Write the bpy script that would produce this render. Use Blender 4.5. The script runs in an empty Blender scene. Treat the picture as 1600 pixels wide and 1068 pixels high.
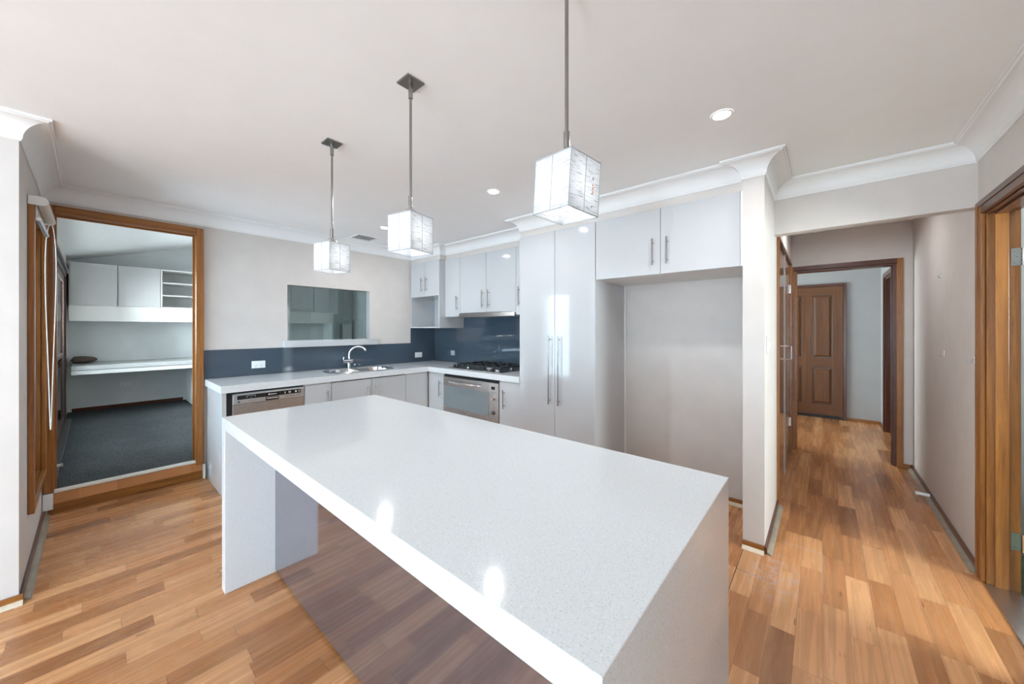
import bpy, bmesh, math, random
from mathutils import Vector, Matrix

C = bpy.context.scene.collection
S = bpy.context.scene
R = math.radians
random.seed(4)

# ------------------------------------------------------------------ camera
cam_d = bpy.data.cameras.new('camera')
cam = bpy.data.objects.new('camera', cam_d)
C.objects.link(cam)
cam.location = (0, 0, 1.365)
cam.rotation_euler = (R(90), 0, R(40.712))
cam_d.sensor_width = 36
cam_d.lens = 563.63 / 1600 * 36
cam_d.shift_y = -21 / 1600
cam_d.clip_start = 0.02
S.camera = cam

# ------------------------------------------------------------------ view
S.view_settings.view_transform = 'Standard'
S.view_settings.look = 'None'
S.view_settings.gamma = 1
S.view_settings.use_curve_mapping = False
S.view_settings.exposure = 1.56

# ------------------------------------------------------------------ daylight
W = bpy.data.worlds.new('overcast_daylight')
S.world = W
W.use_nodes = True
bg = W.node_tree.nodes['Background']
bg.inputs[0].default_value = (0.80, 0.90, 1.0, 1)
bg.inputs[1].default_value = 1.0


def area(name, loc, rot, sx, sy, power, color):
    d = bpy.data.lights.new(name, 'AREA')
    d.shape = 'RECTANGLE'
    d.size = sx
    d.size_y = sy
    d.energy = power
    d.color = color
    o = bpy.data.objects.new(name, d)
    C.objects.link(o)
    o.location = loc
    o.rotation_euler = rot
    return o


DAY = (0.63, 0.82, 1.0)
area('daylight_rear_window', (-1.2, -7.75, 1.1), (R(118), 0, 0), 3.2, 2.1, 100, DAY)          # shines +y
area('daylight_side_window', (-3.45, -4.6, 1.1), (R(108), 0, R(-90)), 3.0, 2.0, 430, DAY)      # shines +x
area('daylight_right_window', (1.1, -4.6, 1.1), (R(126), 0, R(90)), 3.0, 2.0, 390, DAY)        # shines -x
area('daylight_study_slider', (-5.9, -0.75, 1.65), (R(95), 0, 0), 2.9, 1.0, 150, (0.92, 0.97, 1.0))
area('daylight_alcove_window', (-3.8, -0.65, 1.25), (R(90), 0, 0), 0.8, 1.6, 12, DAY)
area('daylight_entry_window', (-2.15, 6.3, 1.4), (R(90), 0, R(-90)), 1.2, 1.2, 36, (0.9, 0.96, 1.0))
area('daylight_laundry_window', (2.9, 2.2, 1.5), (R(90), 0, R(90)), 1.0, 1.0, 70, (0.9, 0.97, 1.0))


# ------------------------------------------------------------------ material helpers
class NT:
    def __init__(s, name):
        s.m = bpy.data.materials.new(name)
        s.m.use_nodes = True
        s.t = s.m.node_tree
        s.p = s.t.nodes['Principled BSDF']
        s.out = s.t.nodes['Material Output']

    def n(s, typ, **kw):
        nd = s.t.nodes.new(typ)
        for k, v in kw.items():
            setattr(nd, k, v)
        return nd

    def l(s, a, b):
        s.t.links.new(a, b)

    def put(s, sock, v):
        if hasattr(v, 'is_linked') or isinstance(v, bpy.types.NodeSocket):
            s.l(v, sock)
        else:
            sock.default_value = v

    def math(s, op, a, b=None, c=None):
        nd = s.n('ShaderNodeMath', operation=op)
        s.put(nd.inputs[0], a)
        if b is not None:
            s.put(nd.inputs[1], b)
        if c is not None:
            s.put(nd.inputs[2], c)
        return nd.outputs[0]

    def xyz(s, x, y, z):
        nd = s.n('ShaderNodeCombineXYZ')
        for i, v in enumerate((x, y, z)):
            s.put(nd.inputs[i], v)
        return nd.outputs[0]

    def white(s, vec):
        nd = s.n('ShaderNodeTexWhiteNoise', noise_dimensions='3D')
        s.l(vec, nd.inputs['Vector'])
        return nd.outputs['Value']

    def noise(s, vec, scale=1, detail=3, rough=.5, dist=0):
        nd = s.n('ShaderNodeTexNoise')
        s.l(vec, nd.inputs['Vector'])
        nd.inputs['Scale'].default_value = scale
        nd.inputs['Detail'].default_value = detail
        nd.inputs['Roughness'].default_value = rough
        nd.inputs['Distortion'].default_value = dist
        return nd.outputs['Fac']

    def ramp(s, fac, stops):
        nd = s.n('ShaderNodeValToRGB')
        s.l(fac, nd.inputs[0])
        e = nd.color_ramp.elements
        e[0].position, e[0].color = stops[0][0], (*stops[0][1], 1)
        e[1].position, e[1].color = stops[1][0], (*stops[1][1], 1)
        for p, c in stops[2:]:
            q = e.new(p)
            q.color = (*c, 1)
        return nd.outputs[0]

    def mix(s, fac, a, b, mode='MIX'):
        nd = s.n('ShaderNodeMix', data_type='RGBA', blend_type=mode)
        s.put(nd.inputs['Factor'], fac)
        for k, v in ((6, a), (7, b)):
            if isinstance(v, tuple):
                nd.inputs[k].default_value = (*v, 1) if len(v) == 3 else v
            else:
                s.l(v, nd.inputs[k])
        return nd.outputs[2]

    def pos(s, obj=False):
        if obj:
            return s.n('ShaderNodeTexCoord').outputs['Object']
        return s.n('ShaderNodeNewGeometry').outputs['Position']

    def bump(s, h, strength=.1, dist=.01):
        nd = s.n('ShaderNodeBump')
        nd.inputs['Strength'].default_value = strength
        nd.inputs['Distance'].default_value = dist
        s.l(h, nd.inputs['Height'])
        s.l(nd.outputs[0], s.p.inputs['Normal'])

    def set(s, **kw):
        for k, v in kw.items():
            k = k.replace('_', ' ')
            sock = s.p.inputs[k]
            if isinstance(v, tuple) and len(v) == 3:
                v = (*v, 1)
            s.put(sock, v)
        return s


def soft(name, col, rough=.5, spec=.5, metal=0, var=.03, scale=6, bump=0, bscale=300, **kw):
    """plain coloured material with a faint procedural mottling"""
    t = NT(name)
    f = t.noise(t.pos(), scale, 3)
    a = tuple(max(0, c * (1 - var)) for c in col)
    b = tuple(min(1, c * (1 + var)) for c in col)
    t.l(t.ramp(f, [(.3, a), (.7, b)]), t.p.inputs['Base Color'])
    t.set(Roughness=rough, Metallic=metal)
    t.p.inputs['Specular IOR Level'].default_value = spec
    for k, v in kw.items():
        t.p.inputs[k.replace('_', ' ')].default_value = v
    if bump:
        t.bump(t.noise(t.pos(), bscale, 2), bump, .002)
    return t.m


M = {}
M['wall'] = soft('painted_plaster', (.645, .59, .55), .55, .3, bump=.08, bscale=500)
M['wall_white'] = soft('white_painted_plaster', (.44, .44, .435), .5, .3)
M['desk'] = soft('study_laminate', (.50, .51, .51), .3, .4)
M['study_wall'] = soft('pale_grey_paint', (.70, .73, .74), .5, .3)
M['ceiling'] = soft('ceiling_paint', (.89, .89, .885), .8, .2, var=.01)
M['cornice'] = soft('cornice_paint', (.83, .82, .81), .5, .3, var=.01)
M['gloss'] = soft('gloss_white_laminate', (.545, .545, .55), .06, .6, var=.008)
M['carcass'] = soft('white_melamine', (.76, .75, .73), .35, .4, var=.01)
M['steel'] = soft('brushed_steel', (.58, .56, .54), .28, .5, 1, var=.06, scale=40)
M['steel_door'] = soft('satin_steel', (.50, .465, .44), .30, .5, 1, var=.05, scale=30)
M['chrome'] = soft('polished_chrome', (.85, .85, .86), .06, .5, 1, var=.01)
M['nickel'] = soft('satin_nickel', (.33, .32, .31), .25, .5, 1, var=.03)
M['dark_nickel'] = soft('dark_nickel', (.30, .29, .27), .3, .5, 1, var=.03)
M['black'] = soft('black_enamel', (.012, .012, .013), .3, .5, var=.1)
M['iron'] = soft('cast_iron', (.018, .02, .022), .45, .5, var=.2, scale=80)
M['gap'] = soft('dark_gap', (.02, .02, .02), .8, .2)
M['white_plastic'] = soft('white_plastic', (.85, .85, .84), .25, .5, var=.01)
M['grey_plastic'] = soft('grey_plastic', (.42, .44, .46), .4, .4, var=.02)
M['cream'] = soft('cream_metal_strip', (.72, .68, .60), .4, .4)
M['blind'] = soft('beige_blind_fabric', (.66, .60, .52), .7, .2, var=.03, bump=.2, bscale=900)
M['cord'] = soft('white_cord', (.80, .76, .70), .6, .2)
M['aluminium'] = soft('aluminium', (.62, .62, .63), .3, .5, 1)
M['brown_frame'] = soft('brown_aluminium', (.10, .065, .055), .35, .5, .3)
M['grey_track'] = soft('grey_track', (.13, .13, .13), .35, .5, .6)
M['bead'] = soft('weathered_bead', (.30, .25, .19), .4, .4, var=.15, scale=20)
M['cream_bead'] = soft('cream_bead', (.66, .55, .42), .4, .4, var=.1, scale=20)
M['green_tile'] = soft('green_floor_tile', (.22, .29, .20), .3, .5, var=.2, scale=10)
M['oven_glass'] = soft('oven_glass', (.20, .235, .25), .04, .9, var=.03, Coat_Weight=.6, Coat_Roughness=.03)
M['brown_gloss'] = soft('gloss_taupe_laminate', (.17, .14, .12), .10, .7, var=.03, Coat_Weight=.5, Coat_Roughness=.06)
M['display'] = soft('display_glass', (.01, .01, .012), .1, .6)
M['ink'] = soft('printed_mark', (.75, .77, .78), .4, .3)
M['dark_ink'] = soft('dark_printed_mark', (.16, .16, .17), .4, .3)
M['amber_ink'] = soft('amber_mark', (.6, .22, .05), .5, .3)


def emis(name, col, strength):
    t = NT(name)
    t.set(Base_Color=(.8, .8, .8))
    t.p.inputs['Emission Color'].default_value = (*col, 1)
    t.p.inputs['Emission Strength'].default_value = strength
    return t.m


M['bulb'] = emis('glowing_bulb', (.97, .98, 1), 3.3)
M['lens'] = emis('downlight_lens', (1, .96, .90), 8)

# splashback: dark slate glass
t = NT('slate_blue_glass')
f = t.noise(t.pos(), 1.5, 2)
t.l(t.ramp(f, [(.3, (.055, .078, .105)), (.7, (.066, .090, .118))]), t.p.inputs['Base Color'])
t.set(Roughness=.03)
t.p.inputs['Coat Weight'].default_value = .35
t.p.inputs['Coat Roughness'].default_value = .02
M['splash'] = t.m

# island inner panel: mauve tinted mirror gloss acrylic
t = NT('mauve_gloss_acrylic')
f = t.noise(t.pos(), 3, 2)
t.l(t.ramp(f, [(.3, (.30, .285, .32)), (.7, (.33, .31, .345))]), t.p.inputs['Base Color'])
t.set(Roughness=.07, Metallic=.82)
M['mauve'] = t.m

# clear glass
t = NT('clear_glass')
g = t.n('ShaderNodeBsdfGlass'); g.inputs['IOR'].default_value = 1.45
tr = t.n('ShaderNodeBsdfTransparent')
fr = t.n('ShaderNodeFresnel'); fr.inputs[0].default_value = 1.45
gl = t.n('ShaderNodeBsdfGlossy'); gl.inputs['Roughness'].default_value = .02
mx = t.n('ShaderNodeMixShader')
nz = t.noise(t.pos(), 2, 1)
t.l(t.ramp(nz, [(.3, (.90, .94, .94)), (.7, (.93, .96, .96))]), tr.inputs[0])
t.l(fr.outputs[0], mx.inputs[0]); t.l(tr.outputs[0], mx.inputs[1]); t.l(gl.outputs[0], mx.inputs[2])
t.t.nodes.remove(g)
t.l(mx.outputs[0], t.out.inputs[0])
M['glass'] = t.m

t = NT('smoky_glass')
tr = t.n('ShaderNodeBsdfTransparent'); fr = t.n('ShaderNodeFresnel'); fr.inputs[0].default_value = 1.5
gl = t.n('ShaderNodeBsdfGlossy'); gl.inputs['Roughness'].default_value = .02; mx = t.n('ShaderNodeMixShader')
nz = t.noise(t.pos(), 2, 1)
t.l(t.ramp(nz, [(.3, (.43, .46, .455)), (.7, (.45, .48, .475))]), tr.inputs[0])
t.l(fr.outputs[0], mx.inputs[0]); t.l(tr.outputs[0], mx.inputs[1]); t.l(gl.outputs[0], mx.inputs[2])
t.l(mx.outputs[0], t.out.inputs[0])
M['smoke'] = t.m

# engineered stone with fine speckles
t = NT('speckled_white_stone')
P = t.pos()
v = t.n('ShaderNodeTexVoronoi'); t.l(P, v.inputs['Vector']); v.inputs['Scale'].default_value = 360
wn = t.white(v.outputs['Color'])
dark = t.math('GREATER_THAN', wn, .86)
near = t.math('LESS_THAN', v.outputs['Distance'], .42)
spk = t.math('MULTIPLY', dark, near)
v2 = t.n('ShaderNodeTexVoronoi'); t.l(P, v2.inputs['Vector']); v2.inputs['Scale'].default_value = 160
spk2 = t.math('MULTIPLY', t.math('GREATER_THAN', t.white(v2.outputs['Color']), .9), t.math('LESS_THAN', v2.outputs['Distance'], .4))
base = t.ramp(t.noise(P, 200, 3), [(.35, (.70, .715, .725)), (.65, (.75, .765, .77))])
c1 = t.mix(t.math('MULTIPLY', spk, .5), base, (.40, .41, .41))
c2 = t.mix(t.math('MULTIPLY', spk2, .25), c1, (.93, .94, .94))
t.l(c2, t.p.inputs['Base Color'])
t.set(Roughness=.1)
t.p.inputs['Specular IOR Level'].default_value = .22
M['stone'] = t.m


def wood(name, axis, dark, mid, light, rough=.3, coat=.25):
    t = NT(name)
    sp = t.n('ShaderNodeSeparateXYZ'); t.l(t.pos(), sp.inputs[0])
    a = [sp.outputs[0], sp.outputs[1], sp.outputs[2]]
    sc = [38, 38, 38]; sc[axis] = 1.6
    vec = t.xyz(*[t.math('MULTIPLY', a[i], sc[i]) for i in range(3)])
    f1 = t.noise(vec, 1, 4, .6, .5)
    sc = [150, 150, 150]; sc[axis] = 9
    vec2 = t.xyz(*[t.math('MULTIPLY', a[i], sc[i]) for i in range(3)])
    f2 = t.noise(vec2, 1, 2, .5)
    c = t.ramp(f1, [(.25, dark), (.75, light), (.5, mid)])
    c = t.mix(t.math('MULTIPLY', t.math('GREATER_THAN', f2, .6), .35), c, dark)
    t.l(c, t.p.inputs['Base Color'])
    t.set(Roughness=rough)
    t.p.inputs['Coat Weight'].default_value = coat
    t.p.inputs['Coat Roughness'].default_value = .15
    return t.m


WD = ((.17, .055, .010), (.31, .115, .022), (.42, .165, .036))
for i, k in enumerate('xyz'):
    M['wood_' + k] = wood('varnished_timber_' + k, i, *WD)
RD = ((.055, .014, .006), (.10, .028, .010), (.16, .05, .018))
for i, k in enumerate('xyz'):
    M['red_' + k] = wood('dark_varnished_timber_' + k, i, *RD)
DD = ((.10, .035, .010), (.16, .060, .018), (.21, .085, .028))
M['door_z'] = wood('entry_door_timber_z', 2, *DD, rough=.42, coat=0)
M['door_x'] = wood('entry_door_timber_x', 0, *DD, rough=.42, coat=0)
M['door_dark'] = wood('entry_door_moulding_timber', 2, (.035, .014, .007), (.055, .022, .01), (.08, .035, .015))
M['cup_wood'] = wood('cupboard_timber', 2, (.15, .07, .03), (.21, .10, .045), (.26, .13, .065), rough=.12, coat=.6)

# laminate floor: strips along y
def floor_material():
    t = NT('laminate_plank_floor')
    sp = t.n('ShaderNodeSeparateXYZ'); t.l(t.pos(), sp.inputs[0])
    X, Y = sp.outputs[0], sp.outputs[1]
    s = t.math('DIVIDE', t.math('SUBTRACT', X, .001), .0932)
    sid = t.math('FLOOR', s); sf = t.math('FRACT', s)
    r1 = t.white(t.xyz(sid, 3.3, 1.7))
    r2 = t.white(t.xyz(sid, 9.1, 4.2))
    L = t.math('ADD', .36, t.math('MULTIPLY', r2, .22))
    j = t.math('ADD', t.math('DIVIDE', Y, L), t.math('MULTIPLY', r1, 7.3))
    jid = t.math('FLOOR', j); jf = t.math('FRACT', j)
    rnd = t.white(t.xyz(sid, jid, .5))
    rnd2 = t.white(t.xyz(sid, jid, 8.5))
    tone = t.ramp(rnd, [(0, (.27, .098, .032)), (1, (.72, .36, .16)), (.28, (.48, .192, .066)), (.6, (.60, .266, .104))])
    # grain
    off = t.math('MULTIPLY', rnd2, 40)
    gv = t.xyz(t.math('ADD', t.math('MULTIPLY', X, 42), off), t.math('MULTIPLY', Y, 1.3), off)
    g1 = t.noise(gv, 1, 5, .6, .7)
    gv2 = t.xyz(t.math('ADD', t.math('MULTIPLY', X, 16), off), t.math('MULTIPLY', Y, 1.4), off)
    g2 = t.noise(gv2, 1, 3, .55, 1.6)
    c = t.mix(t.math('MULTIPLY', t.ramp(g1, [(.36, (1, 1, 1)), (.58, (0, 0, 0))]), .36), tone, (.20, .080, .028))
    c = t.mix(t.math('MULTIPLY', t.ramp(g2, [(.40, (0, 0, 0)), (.72, (1, 1, 1))]), .32), c, (.60, .33, .155))
    # small knots
    kv = t.xyz(t.math('MULTIPLY', X, 11), t.math('MULTIPLY', Y, 4), off)
    kn = t.n('ShaderNodeTexVoronoi'); t.l(kv, kn.inputs['Vector']); kn.inputs['Scale'].default_value = 1
    kd = t.math('MULTIPLY', t.math('LESS_THAN', kn.outputs['Distance'], .10), t.math('GREATER_THAN', t.noise(gv, 2.5, 3), .52))
    c = t.mix(t.math('MULTIPLY', kd, .6), c, (.10, .045, .02))
    # joints
    e1 = t.math('LESS_THAN', t.math('MINIMUM', sf, t.math('SUBTRACT', 1, sf)), .010)
    jd = t.math('MULTIPLY', t.math('MINIMUM', jf, t.math('SUBTRACT', 1, jf)), L)
    e2 = t.math('LESS_THAN', jd, .0012)
    e = t.math('MAXIMUM', e1, e2)
    c = t.mix(t.math('MULTIPLY', e, .6), c, (.13, .055, .022))

    # worn joints and scuffs beside the wall end
    def seg(ax, at, lo, hi, w):
        p, q = (X, Y) if ax == 'x' else (Y, X)
        d = t.math('LESS_THAN', t.math('ABSOLUTE', t.math('SUBTRACT', p, at)), w)
        return t.math('MULTIPLY', d, t.math('MULTIPLY', t.math('GREATER_THAN', q, lo), t.math('LESS_THAN', q, hi)))
    crack = t.math('MAXIMUM', seg('x', -.3718, 2.0, 2.64, .002), seg('y', 2.391, -.37, -.185, .002))
    c = t.mix(t.math('MULTIPLY', crack, .85), c, (.03, .018, .01))
    sc = t.math('MAXIMUM', seg('y', 2.885, -.19, -.002, .007), seg('x', .001, 2.45, 2.9, .0025))
    nn = t.noise(t.pos(), 90, 4, .7)
    scn = t.math('MULTIPLY', sc, t.ramp(nn, [(.35, (0, 0, 0)), (.6, (1, 1, 1))]))
    c = t.mix(t.math('MULTIPLY', scn, .6), c, (.60, .46, .42))
    # pale rubbed patch
    dx = t.math('MULTIPLY', t.math('SUBTRACT', X, -.22), 6)
    dy = t.math('MULTIPLY', t.math('SUBTRACT', Y, 2.46), 3.6)
    rr = t.math('ADD', t.math('MULTIPLY', dx, dx), t.math('MULTIPLY', dy, dy))
    pm = t.math('MULTIPLY', t.ramp(rr, [(.2, (1, 1, 1)), (1, (0, 0, 0))]), t.ramp(t.noise(t.pos(), 22, 5, .75), [(.47, (0, 0, 0)), (.62, (1, 1, 1))]))
    c = t.mix(t.math('MULTIPLY', pm, .5), c, (.62, .47, .42))
    t.l(c, t.p.inputs['Base Color'])
    rgh = t.math('ADD', .20, t.math('MULTIPLY', g1, .14))
    t.l(rgh, t.p.inputs['Roughness'])
    t.bump(t.math('SUBTRACT', t.math('MULTIPLY', g1, .25), e), .12, .001)
    return t.m


M['floor'] = floor_material()

# carpet
t = NT('charcoal_carpet')
n1 = t.noise(t.pos(), 700, 3, .7)
n2 = t.noise(t.pos(), 2.2, 3, .6)
n3 = t.noise(t.pos(), 120, 3, .7)
c = t.ramp(n3, [(.36, (.035, .039, .042)), (.62, (.17, .182, .19))])
c = t.mix(t.math('MULTIPLY', n2, .5), c, (.022, .025, .027))
t.l(c, t.p.inputs['Base Color'])
t.set(Roughness=.95)
t.p.inputs['Specular IOR Level'].default_value = .05
t.bump(n1, .6, .004)
M['carpet'] = t.m

# pendant shade: white rice-paper cloth, translucent, fine horizontal slubs
t = NT('white_slub_shade_cloth')
sp = t.n('ShaderNodeSeparateXYZ'); t.l(t.pos(True), sp.inputs[0])
vec = t.xyz(t.math('MULTIPLY', sp.outputs[0], 28), t.math('MULTIPLY', sp.outputs[1], 28), t.math('MULTIPLY', sp.outputs[2], 420))
nf = t.noise(vec, 1, 3, .6)
col = t.ramp(nf, [(.36, (.50, .51, .52)), (.46, (.80, .81, .82))])
df = t.n('ShaderNodeBsdfDiffuse'); tl = t.n('ShaderNodeBsdfTranslucent'); mx = t.n('ShaderNodeMixShader')
t.l(col, df.inputs[0]); t.l(col, tl.inputs[0]); mx.inputs[0].default_value = .55
t.l(df.outputs[0], mx.inputs[1]); t.l(tl.outputs[0], mx.inputs[2]); t.l(mx.outputs[0], t.out.inputs[0])
M['shade'] = t.m


# ------------------------------------------------------------------ geometry helpers
class MB:
    """collects shapes in world coordinates; build() links them as one object"""
    def __init__(s):
        s.b = bmesh.new()

    def box(s, x0, x1, y0, y1, z0, z1):
        x0, x1 = sorted((x0, x1)); y0, y1 = sorted((y0, y1)); z0, z1 = sorted((z0, z1))
        v = [s.b.verts.new(p) for p in ((x0, y0, z0), (x1, y0, z0), (x1, y1, z0), (x0, y1, z0),
                                        (x0, y0, z1), (x1, y0, z1), (x1, y1, z1), (x0, y1, z1))]
        for f in ((3, 2, 1, 0), (4, 5, 6, 7), (0, 1, 5, 4), (1, 2, 6, 5), (2, 3, 7, 6), (3, 0, 4, 7)):
            s.b.faces.new([v[i] for i in f])
        return s

    def cyl(s, p0, p1, r, r1=None, n=16, cap=True):
        p0 = Vector(p0); p1 = Vector(p1); d = (p1 - p0).normalized()
        u = d.orthogonal().normalized(); w = d.cross(u)
        r1 = r if r1 is None else r1
        A, B = [], []
        for i in range(n):
            a = 2 * math.pi * i / n
            o = u * math.cos(a) + w * math.sin(a)
            A.append(s.b.verts.new(p0 + o * r)); B.append(s.b.verts.new(p1 + o * r1))
        for i in range(n):
            j = (i + 1) % n
            s.b.faces.new((A[i], A[j], B[j], B[i]))
        if cap:
            s.b.faces.new(A[::-1]); s.b.faces.new(B)
        return s

    def lathe(s, c, prof, n=32, cap=True):
        """prof: [(r, z)...] about vertical axis through c"""
        rings = []
        for r, z in prof:
            rings.append([s.b.verts.new((c[0] + r * math.cos(2 * math.pi * i / n), c[1] + r * math.sin(2 * math.pi * i / n), c[2] + z)) for i in range(n)])
        for a, b in zip(rings, rings[1:]):
            for i in range(n):
                j = (i + 1) % n
                s.b.faces.new((a[i], a[j], b[j], b[i]))
        if cap:
            s.b.faces.new(rings[0][::-1]); s.b.faces.new(rings[-1])
        return s

    def tube(s, pts, r, n=12, cap=True):
        pts = [Vector(p) for p in pts]
        rings = []
        prev = None
        for i, p in enumerate(pts):
            d = (pts[min(i + 1, len(pts) - 1)] - pts[max(i - 1, 0)]).normalized()
            u = d.orthogonal().normalized() if prev is None else (prev - d * prev.dot(d)).normalized()
            prev = u
            w = d.cross(u)
            rr = r[i] if isinstance(r, (list, tuple)) else r
            rings.append([s.b.verts.new(p + (u * math.cos(2 * math.pi * k / n) + w * math.sin(2 * math.pi * k / n)) * rr) for k in range(n)])
        for a, b in zip(rings, rings[1:]):
            for i in range(n):
                j = (i + 1) % n
                s.b.faces.new((a[i], a[j], b[j], b[i]))
        if cap:
            s.b.faces.new(rings[0][::-1]); s.b.faces.new(rings[-1])
        return s

    def prism(s, poly, lo, hi, axis='z'):
        """poly: 2D outline extruded along axis. axis z: (x,y); axis y: (x,z); axis x: (y,z)"""
        def P(a, b, c):
            return {'z': (a, b, c), 'y': (a, c, b), 'x': (c, a, b)}[axis]
        A = [s.b.verts.new(P(a, b, lo)) for a, b in poly]
        B = [s.b.verts.new(P(a, b, hi)) for a, b in poly]
        n = len(poly)
        s.b.faces.new(A[::-1]); s.b.faces.new(B)
        for i in range(n):
            j = (i + 1) % n
            s.b.faces.new((A[i], A[j], B[j], B[i]))
        return s

    def panel(s, axis, a, b, u0, u1, z0, z1, holes=()):
        """wall slab perpendicular to axis ('x','y' or 'z'), between a and b, with rectangular holes (u0,u1,v0,v1)"""
        us = sorted({u0, u1, *[h[0] for h in holes], *[h[1] for h in holes]})
        vs = sorted({z0, z1, *[h[2] for h in holes], *[h[3] for h in holes]})
        us = [u for u in us if u0 <= u <= u1]; vs = [v for v in vs if z0 <= v <= z1]
        def solid(i, j):
            if i < 0 or j < 0 or i >= len(us) - 1 or j >= len(vs) - 1:
                return False
            cu = (us[i] + us[i + 1]) / 2; cv = (vs[j] + vs[j + 1]) / 2
            return not any(h[0] < cu < h[1] and h[2] < cv < h[3] for h in holes)
        cache = {}
        def V(u, v, w):
            k = (u, v, w)
            if k not in cache:
                p = {'x': (w, u, v), 'y': (u, w, v), 'z': (u, v, w)}[axis]
                cache[k] = s.b.verts.new(p)
            return cache[k]
        for i in range(len(us) - 1):
            for j in range(len(vs) - 1):
                if not solid(i, j):
                    continue
                U0, U1, V0, V1 = us[i], us[i + 1], vs[j], vs[j + 1]
                for w in (a, b):
                    s.b.faces.new([V(U0, V0, w), V(U1, V0, w), V(U1, V1, w), V(U0, V1, w)])
                for di, dj, e in ((-1, 0, ((U0, V0), (U0, V1))), (1, 0, ((U1, V0), (U1, V1))), (0, -1, ((U0, V0), (U1, V0))), (0, 1, ((U0, V1), (U1, V1)))):
                    if not solid(i + di, j + dj):
                        (pu, pv), (qu, qv) = e
                        s.b.faces.new([V(pu, pv, a), V(qu, qv, a), V(qu, qv, b), V(pu, pv, b)])
        return s

    def build(s, name, mat, parent=None, bevel=0, smooth=False, seg=2):
        bmesh.ops.recalc_face_normals(s.b, faces=s.b.faces)
        if parent is not None:
            off = parent.matrix_basis.translation.copy()
            p = parent.parent
            while p is not None:
                off += p.matrix_basis.translation
                p = p.parent
            bmesh.ops.translate(s.b, verts=s.b.verts, vec=-off)
        me = bpy.data.meshes.new(name)
        s.b.to_mesh(me); s.b.free()
        me.materials.append(mat)
        o = bpy.data.objects.new(name, me)
        C.objects.link(o)
        if parent is not None:
            o.parent = parent
        if smooth:
            for f in me.polygons:
                f.use_smooth = True
        if bevel:
            b = o.modifiers.new('bevel', 'BEVEL')
            b.width = bevel; b.segments = seg; b.limit_method = 'ANGLE'; b.angle_limit = R(50)
        return o


def box(*a):
    return MB().box(*a)


def thing(name, label, cat, loc=(0, 0, 0), group=None, rotz=0):
    o = bpy.data.objects.new(name, None)
    o.empty_display_size = .05
    C.objects.link(o)
    o.location = loc
    o.rotation_euler = (0, 0, rotz)
    o['label'] = label; o['category'] = cat
    if group:
        o['group'] = group
    return o


def tag(o, label, cat, group=None):
    o['label'] = label; o['category'] = cat
    if group:
        o['group'] = group
    return o


def struct(o, label=None):
    o['kind'] = 'structure'
    if label:
        o['label'] = label
    return o


def sroot(name, loc, label=None):
    o = bpy.data.objects.new(name, None)
    o.empty_display_size = .05
    C.objects.link(o)
    o.location = loc
    o['kind'] = 'structure'
    if label:
        o['label'] = label
    return o


# ================================================================== SHELL
CZ = 2.41
struct(MB().panel('x', -4.39, -4.29, -.34, 4.02, -.02, 3.75, [(-.215, .635, .14, 2.245), (1.342, 2.257, 1.233, 1.83)])
       .build('wall_left', M['wall']), 'pale grey wall with the study doorway and serving opening')
struct(MB().panel('y', -.34, -.24, -8.35, -3.03, -.02, 2.6, [(-4.19, -3.41, .34, 2.09), (-7.45, -4.68, .155, 2.08)])
       .build('wall_front', M['wall']), 'wall with the timber alcove window and the study slider')
struct(MB().panel('x', -3.13, -3.03, -7.5, -.34, -.02, 2.5, [(-6.1, -3.1, .2, 2.15)])
       .build('wall_near_left', M['wall_white']), 'white wall at the left edge of the picture')
struct(MB().panel('y', -7.5, -7.4, -3.03, .77, -.02, 2.5, [(-2.7, .35, .1, 2.15)]).build('wall_rear', M['wall']))
struct(MB().panel('x', .665, .765, -7.4, 5.18, -.02, 2.5, [(2.31, 3.135, 0, 2.0), (-6.1, -3.1, .2, 2.15)])
       .build('wall_right', M['wall']), 'right hand wall running into the hallway')
struct(MB().box(-4.29, -.38, 3.26, 3.36, -.02, 2.5).build('wall_back', M['wall']), 'wall behind the oven and fridge recess')
struct(MB().panel('x', -.38, -.267, 2.665, 5.18, 0, 2.5, [(3.475, 4.935, 0, 2.06)])
       .build('wall_nib', M['wall']), 'narrow wall end beside the fridge recess, hallway side')
struct(MB().box(-.267, .665, 3.25, 3.34, 2.05, CZ).build('wall_lintel', M['wall']), 'bulkhead wall over the hallway entrance')
struct(MB().panel('y', 5.18, 5.28, -.38, .765, 0, 2.5, [(-.242, .555, 0, 2.012)]).build('wall_hall_end', M['wall']), 'hallway end wall around the inner doorway')
# entry room beyond
struct(MB().box(-2.0, .73, 7.3, 7.4, 0, 2.5).build('wall_entry_back', M['wall_white']), 'entry wall with the front door')
struct(MB().panel('x', .63, .73, 5.28, 7.3, 0, 2.5, [(6.06, 6.83, 0, 2.03)]).build('wall_entry_right', M['wall_white']), 'entry wall with a dark doorway')
struct(MB().panel('x', -2.1, -2.0, 5.18, 7.4, 0, 2.5, [(5.7, 6.9, .8, 2.0)]).build('wall_entry_left', M['wall_white']))
struct(MB().box(-2.0, -.38, 5.18, 5.28, 0, 2.5).build('wall_entry_front', M['wall_white']))
# room behind the dark doorway
struct(MB().box(1.9, 2.0, 5.5, 7.4, 0, 2.5).build('wall_bedroom', M['wall_white']))
# cupboard lining
struct(MB().box(-1.0, -.95, 3.36, 5.18, 0, 2.5).build('wall_cupboard', M['wall']))
# laundry
struct(MB().panel('x', 2.6, 2.7, .9, 3.75, 0, 2.5, [(1.7, 2.7, 1.0, 2.0)]).build('wall_laundry_right', M['wall_white']))
struct(MB().box(.765, 2.7, 3.65, 3.75, 0, 2.5).build('wall_laundry_back', M['wall_white']))
struct(MB().box(.765, 2.7, .9, 1.0, 0, 2.5).build('wall_laundry_front', M['wall_white']))
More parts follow.
